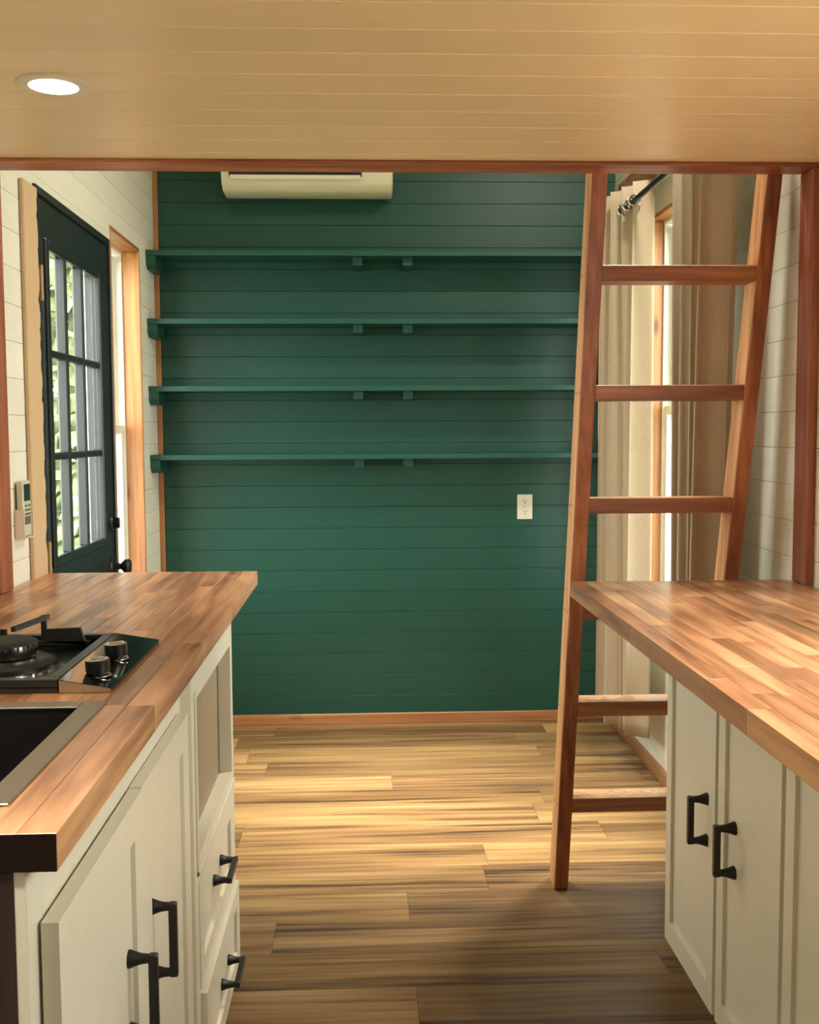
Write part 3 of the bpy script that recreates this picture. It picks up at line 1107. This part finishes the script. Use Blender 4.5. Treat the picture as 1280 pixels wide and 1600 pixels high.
box(bm, -0.62, -0.612, 2.062, 2.535, 0.116, 0.225)
obj('drawer_box', bm, 'cabinet_white', d)
pull(d, (XN + 0.0055, 2.335, 0.140), (0, 1, 0), 0.055, 1)


# --- right: two units with pairs of doors
def right_unit(y0, y1, label, doors):
    xf = 0.690
    r = thing('cabinet', (0.92, (y0 + y1) / 2, 0), label, 'cabinet')
    zb = 0.185
    bm = B()
    box(bm, xf + 0.019, 1.135, y0, y0 + 0.018, zb, 0.905)
    box(bm, xf + 0.019, 1.135, y1 - 0.018, y1, zb, 0.905)
    box(bm, xf + 0.019, 1.135, y0 + 0.018, y1 - 0.018, zb, zb + 0.018)
    box(bm, 1.123, 1.135, y0 + 0.018, y1 - 0.018, zb + 0.018, 0.905)
    obj('carcass', bm, 'cabinet_white', r)
    bm = B()
    m = (y0 + y1) / 2
    box(bm, xf, xf + 0.019, y0, y0 + 0.040, zb, 0.905, 0.0008)
    box(bm, xf, xf + 0.019, y1 - 0.030, y1, zb, 0.905, 0.0008)
    for a, b in ((y0 + 0.040, y1 - 0.030),):
        box(bm, xf, xf + 0.019, a, b, 0.83, 0.905, 0.0008)
        box(bm, xf, xf + 0.019, a, b, zb, zb + 0.045, 0.0008)
    obj('face_frame', bm, 'cabinet_white', r)
    bm = B(); box(bm, 0.86, 1.13, y0 + 0.004, y1 - 0.004, 0.0, zb - 0.0005)
    obj('toe_kick', bm, 'cabinet_white', r)
    for a, b, hy in doors:
        d = shaker('door', r, 0.670, -1, a, b, 0.208, 0.872, 0.036, rail=0.050)
        pull(d, (0.677, hy, 0.575), (0, 0, 1), 0.042, -1)


right_unit(1.640, 2.318, 'white right cabinet at the far end, both of its door handles in view', ((1.985, 2.312, 2.050), (1.662, 1.968, 1.892)))
right_unit(0.945, 1.639, 'white right cabinet nearest the camera, cut off by the photo edge', ((1.325, 1.645, 1.390), (0.955, 1.310, 1.240)))

# ------------------------------------------------------------------ sink
sk = thing('sink', (-0.59, 1.37, 0.76), 'black sink with a brushed steel rim set into the left countertop', 'sink')
sx0, sx1, sy0, sy1 = SINK
bm = B()
o_ = 0.014
i_ = 0.020
zt0, zt1 = 0.9453, 0.9485
box(bm, sx1 - i_, sx1 + o_, sy0 - o_, sy1 + o_, zt0, zt1, 0.001)
box(bm, sx0 - o_, sx0 + i_, sy0 - o_, sy1 + o_, zt0, zt1, 0.001)
box(bm, sx0 + i_, sx1 - i_, sy1 - i_, sy1 + o_, zt0, zt1, 0.001)
box(bm, sx0 + i_, sx1 - i_, sy0 - o_, sy0 + i_, zt0, zt1, 0.001)
obj('rim', bm, 'steel', sk, color=(0.8, 0.78, 0.74, 1))
bm = B()
zb = 0.765
t = 0.004
a, b, p, q = sx0 + 0.010, sx1 - 0.010, sy0 + 0.010, sy1 - 0.010
box(bm, a, a + t, p, q, zb, zt0)
box(bm, b - t, b, p, q, zb, zt0)
box(bm, a + t, b - t, p, p + t, zb, zt0)
box(bm, a + t, b - t, q - t, q, zb, zt0)
box(bm, a + t, b - t, p + t, q - t, zb, zb + t)
obj('basin', bm, 'black_basin', sk)
bm = B(); ring(bm, ((a + b) / 2, (p + q) / 2, zb + t), (0, 0, 1), 0.018, 0.042, 0.004)
obj('drain', bm, 'steel', sk, smooth=40)

# ------------------------------------------------------------------ gas cooktop
ck = thing('gas_cooktop', (-0.61, 1.86, 0.945), 'black gas cooktop with two knobs on the left countertop', 'cooktop')
cx0, cxm, cx1, cy0, cy1 = -0.838, -0.476, -0.394, 1.655, 2.045
bm = B(); box(bm, cx0, cxm, cy0, cy1, 0.9453, 0.954, 0.001)
obj('tray', bm, 'black_glass', ck)
bm = B()
bw = 0.020
for a, b, p, q in ((cx0, cxm, cy0, cy0 + bw), (cx0, cxm, cy1 - bw, cy1), (cxm - bw, cxm, cy0 + bw, cy1 - bw), (cx0, cx0 + bw, cy0 + bw, cy1 - bw)):
    box(bm, a, b, p, q, 0.954, 0.967, 0.0015)
obj('border', bm, 'dark_tray', ck)
bm = B(); prism(bm, [(cxm + 0.0005, cy0, 0.9453), (cx1, cy0, 0.9453), (cx1, cy0, 0.9525), (cxm + 0.0005, cy0, 0.9665)], (0, cy1 - cy0, 0), 0.0006)
obj('control_panel', bm, 'black_glass', ck)
bm = B(); prism(bm, [(cxm + 0.002, cy0 - 0.0008, 0.9460), (cx1 - 0.001, cy0 - 0.0008, 0.9460), (cx1 - 0.001, cy0 - 0.0008, 0.9520), (cxm + 0.002, cy0 - 0.0008, 0.9655)], (0, 0.0006, 0))
obj('panel_edge', bm, 'steel', ck, label='polished steel edge of the control panel', color=(1.0, 0.86, 0.74, 1))
for ky in (1.722, 1.851):
    zk = 0.9588
    kx = -0.430
    bm = B(); lathe(bm, (kx, ky, zk - 0.002), (-0.05, 0, 1), [(0, 0.018), (0.003, 0.018), (0.003, 0.010), (0.007, 0.010), (0.007, 0.0185), (0.010, 0.0195), (0.026, 0.0195), (0.027, 0.0185), (0.027, 0)], 28)
    kb = obj('knob', bm, 'black_satin', ck, smooth=35)
    bm = B(); ring(bm, (kx - 0.0012, ky, zk + 0.0248), (-0.05, 0, 1), 0.0145, 0.0188, 0.0015, 28)
    lathe(bm, (kx - 0.0012, ky, zk + 0.0249), (-0.05, 0, 1), [(0, 0.0150), (0.0006, 0.0150), (0.0006, 0)], 28)
    box(bm, kx - 0.0150, kx + 0.0130, ky - 0.0025, ky + 0.0025, zk + 0.0250, zk + 0.0285, 0.001)
    obj('knob_cap', bm, 'chrome', kb, smooth=35, label='chrome knob cap with a grip bar')
    bm = B(); ring(bm, (kx, ky, zk - 0.0012), (-0.05, 0, 1), 0.0165, 0.0215, 0.002, 28)
    obj('knob_ring', bm, 'chrome', kb, smooth=35)
# burner
bx_, by_ = -0.614, 1.835
bm = B(); lathe(bm, (bx_, by_, 0.954), (0, 0, 1), [(0, 0.085), (0.004, 0.085), (0.008, 0.078), (0.012, 0.060), (0.012, 0)], 40)
obj('burner_plate', bm, 'dark_tray', ck, smooth=40)
bm = B(); lathe(bm, (bx_, by_, 0.966), (0, 0, 1), [(0, 0.046), (0.003, 0.050), (0.024, 0.050), (0.024, 0)], 40)
br = obj('burner_ring', bm, 'chrome', ck, smooth=40, label='polished burner ring with flame slots')
for i in range(30):
    an = 2 * math.pi * i / 30
    bm = B()
    c, s = math.cos(an), math.sin(an)
    p = Vector((bx_ + c * 0.0505, by_ + s * 0.0505, 0.979))
    box(bm, p.x - 0.0012, p.x + 0.0012, p.y - 0.0012, p.y + 0.0012, 0.982, 0.9895)
    obj('flame_slot', bm, 'slot_dark', br)
bm = B(); lathe(bm, (bx_, by_, 0.990), (0, 0, 1), [(0, 0.052), (0.003, 0.052), (0.005, 0.048), (0.006, 0.030), (0.006, 0)], 40)
obj('burner_cap', bm, 'cast_iron', ck, smooth=40)
# cast iron pan support: a square frame on four legs with four raised fingers
bm = B()
gx0, gx1, gy0, gy1 = -0.770, -0.520, 1.720, 1.985
for x0_, x1_, y0_, y1_ in ((gx0, gx1, gy1 - 0.010, gy1), (gx0, gx1, gy0, gy0 + 0.010), (gx0, gx0 + 0.010, gy0, gy1)):
    pass
prism(bm, [(-0.592, gy1, 0.962), (-0.516, gy1, 0.954), (-0.527, gy1, 0.988), (-0.592, gy1, 0.986)], (0, 0.008, 0), 0.0008)     # right back plate and leg
prism(bm, [(-0.662, gy1, 0.962), (-0.738, gy1, 0.954), (-0.727, gy1, 0.988), (-0.662, gy1, 0.986)], (0, 0.008, 0), 0.0008)     # left back plate and leg
for sx in (1,):
    xa = -0.627 + sx * 0.040
    xb = -0.627 + sx * 0.028
    lo, hi = sorted((xa, xb))
    prism(bm, [(lo, gy1 + 0.001, 0.962), (hi, gy1 + 0.001, 0.962), (hi - (0.003 if sx > 0 else -0.003), gy1 + 0.001, 1.012), (lo, gy1 + 0.001, 1.012)], (0, 0.006, 0), 0.0008)
    # finger reaching in over the burner
    hexa(bm, [(xa - 0.004, gy1 + 0.006, 1.004), (xa + 0.004, gy1 + 0.006, 1.004), (-0.627 + sx * 0.010 + 0.004, by_ + 0.050, 1.000), (-0.627 + sx * 0.010 - 0.004, by_ + 0.050, 1.000),
              (xa - 0.004, gy1 + 0.006, 1.013), (xa + 0.004, gy1 + 0.006, 1.013), (-0.627 + sx * 0.010 + 0.004, by_ + 0.050, 1.009), (-0.627 + sx * 0.010 - 0.004, by_ + 0.050, 1.009)], 0.0008)
box(bm, -0.770, -0.510, gy1, gy1 + 0.007, 0.9545, 0.964, 0.0008)
obj('pan_support', bm, 'cast_iron', ck)

# ------------------------------------------------------------------ outdoors, seen through the glass
bm = B(); box(bm, -14, 14, -6, 16, -0.75, -0.70)
obj('ground', bm, 'ground', kind='structure')


def bush(name, label, cat, x, y, h, rad, n, trunk):
    r = thing(name, (x, y, -0.70), label, cat)
    rng = random.Random(int(abs(x * 100 + y * 10)))
    bm = B()
    lathe(bm, (x, y, -0.70), (0, 0, 1), [(0, trunk), (h * 0.5, trunk * 0.8), (h * 0.9, trunk * 0.3), (h, 0)], 10)
    obj('trunk', bm, 'bark', r, smooth=60)
    bm = B()
    for _ in range(n):
        a = rng.uniform(0, 2 * math.pi)
        ph = math.acos(rng.uniform(-1, 1))
        rr = rng.uniform(0.55, 1.0) ** 0.5
        c = Vector((x + math.cos(a) * math.sin(ph) * rad * rr, y + math.sin(a) * math.sin(ph) * rad * rr, -0.70 + h * 0.56 + math.cos(ph) * h * 0.52 * rr))
        s = rng.uniform(0.10, 0.19)
        d = Vector((rng.uniform(-1, 1), rng.uniform(-1, 1), rng.uniform(-1, 1))).normalized()
        e1 = d.orthogonal().normalized()
        e2 = d.cross(e1)
        vs = [bm.verts.new(c + e1 * s), bm.verts.new(c + e2 * s * 0.5), bm.verts.new(c - e1 * s), bm.verts.new(c - e2 * s * 0.5)]
        bm.faces.new(vs)
    obj('foliage', bm, 'leaves', r, kind='stuff')


bush('tree', 'leafy green tree seen through the left panes of the black door', 'tree', -3.2, 10.4, 4.2, 1.1, 2600, 0.09)
bush('shrub', 'light green shrub outside, low behind the glass of the black door', 'shrub', -2.2, 8.1, 2.0, 0.75, 1800, 0.04)
bush('tree', 'green tree outside the left window beyond the door', 'tree', -3.3, 13.6, 4.6, 1.3, 2600, 0.09)
# pale board fence outside the right window
fc = thing('fence', (2.6, 9.4, -0.70), 'pale board wall outside the right window', 'fence')
for i in range(30):
    y = 7.0 + i * 0.16
    bm = B(); box(bm, 2.60, 2.62, y, y + 0.152, -0.70, 2.3, 0.002)
    obj('board', bm, 'siding_white', fc, color=tint(0.94, 1.04))
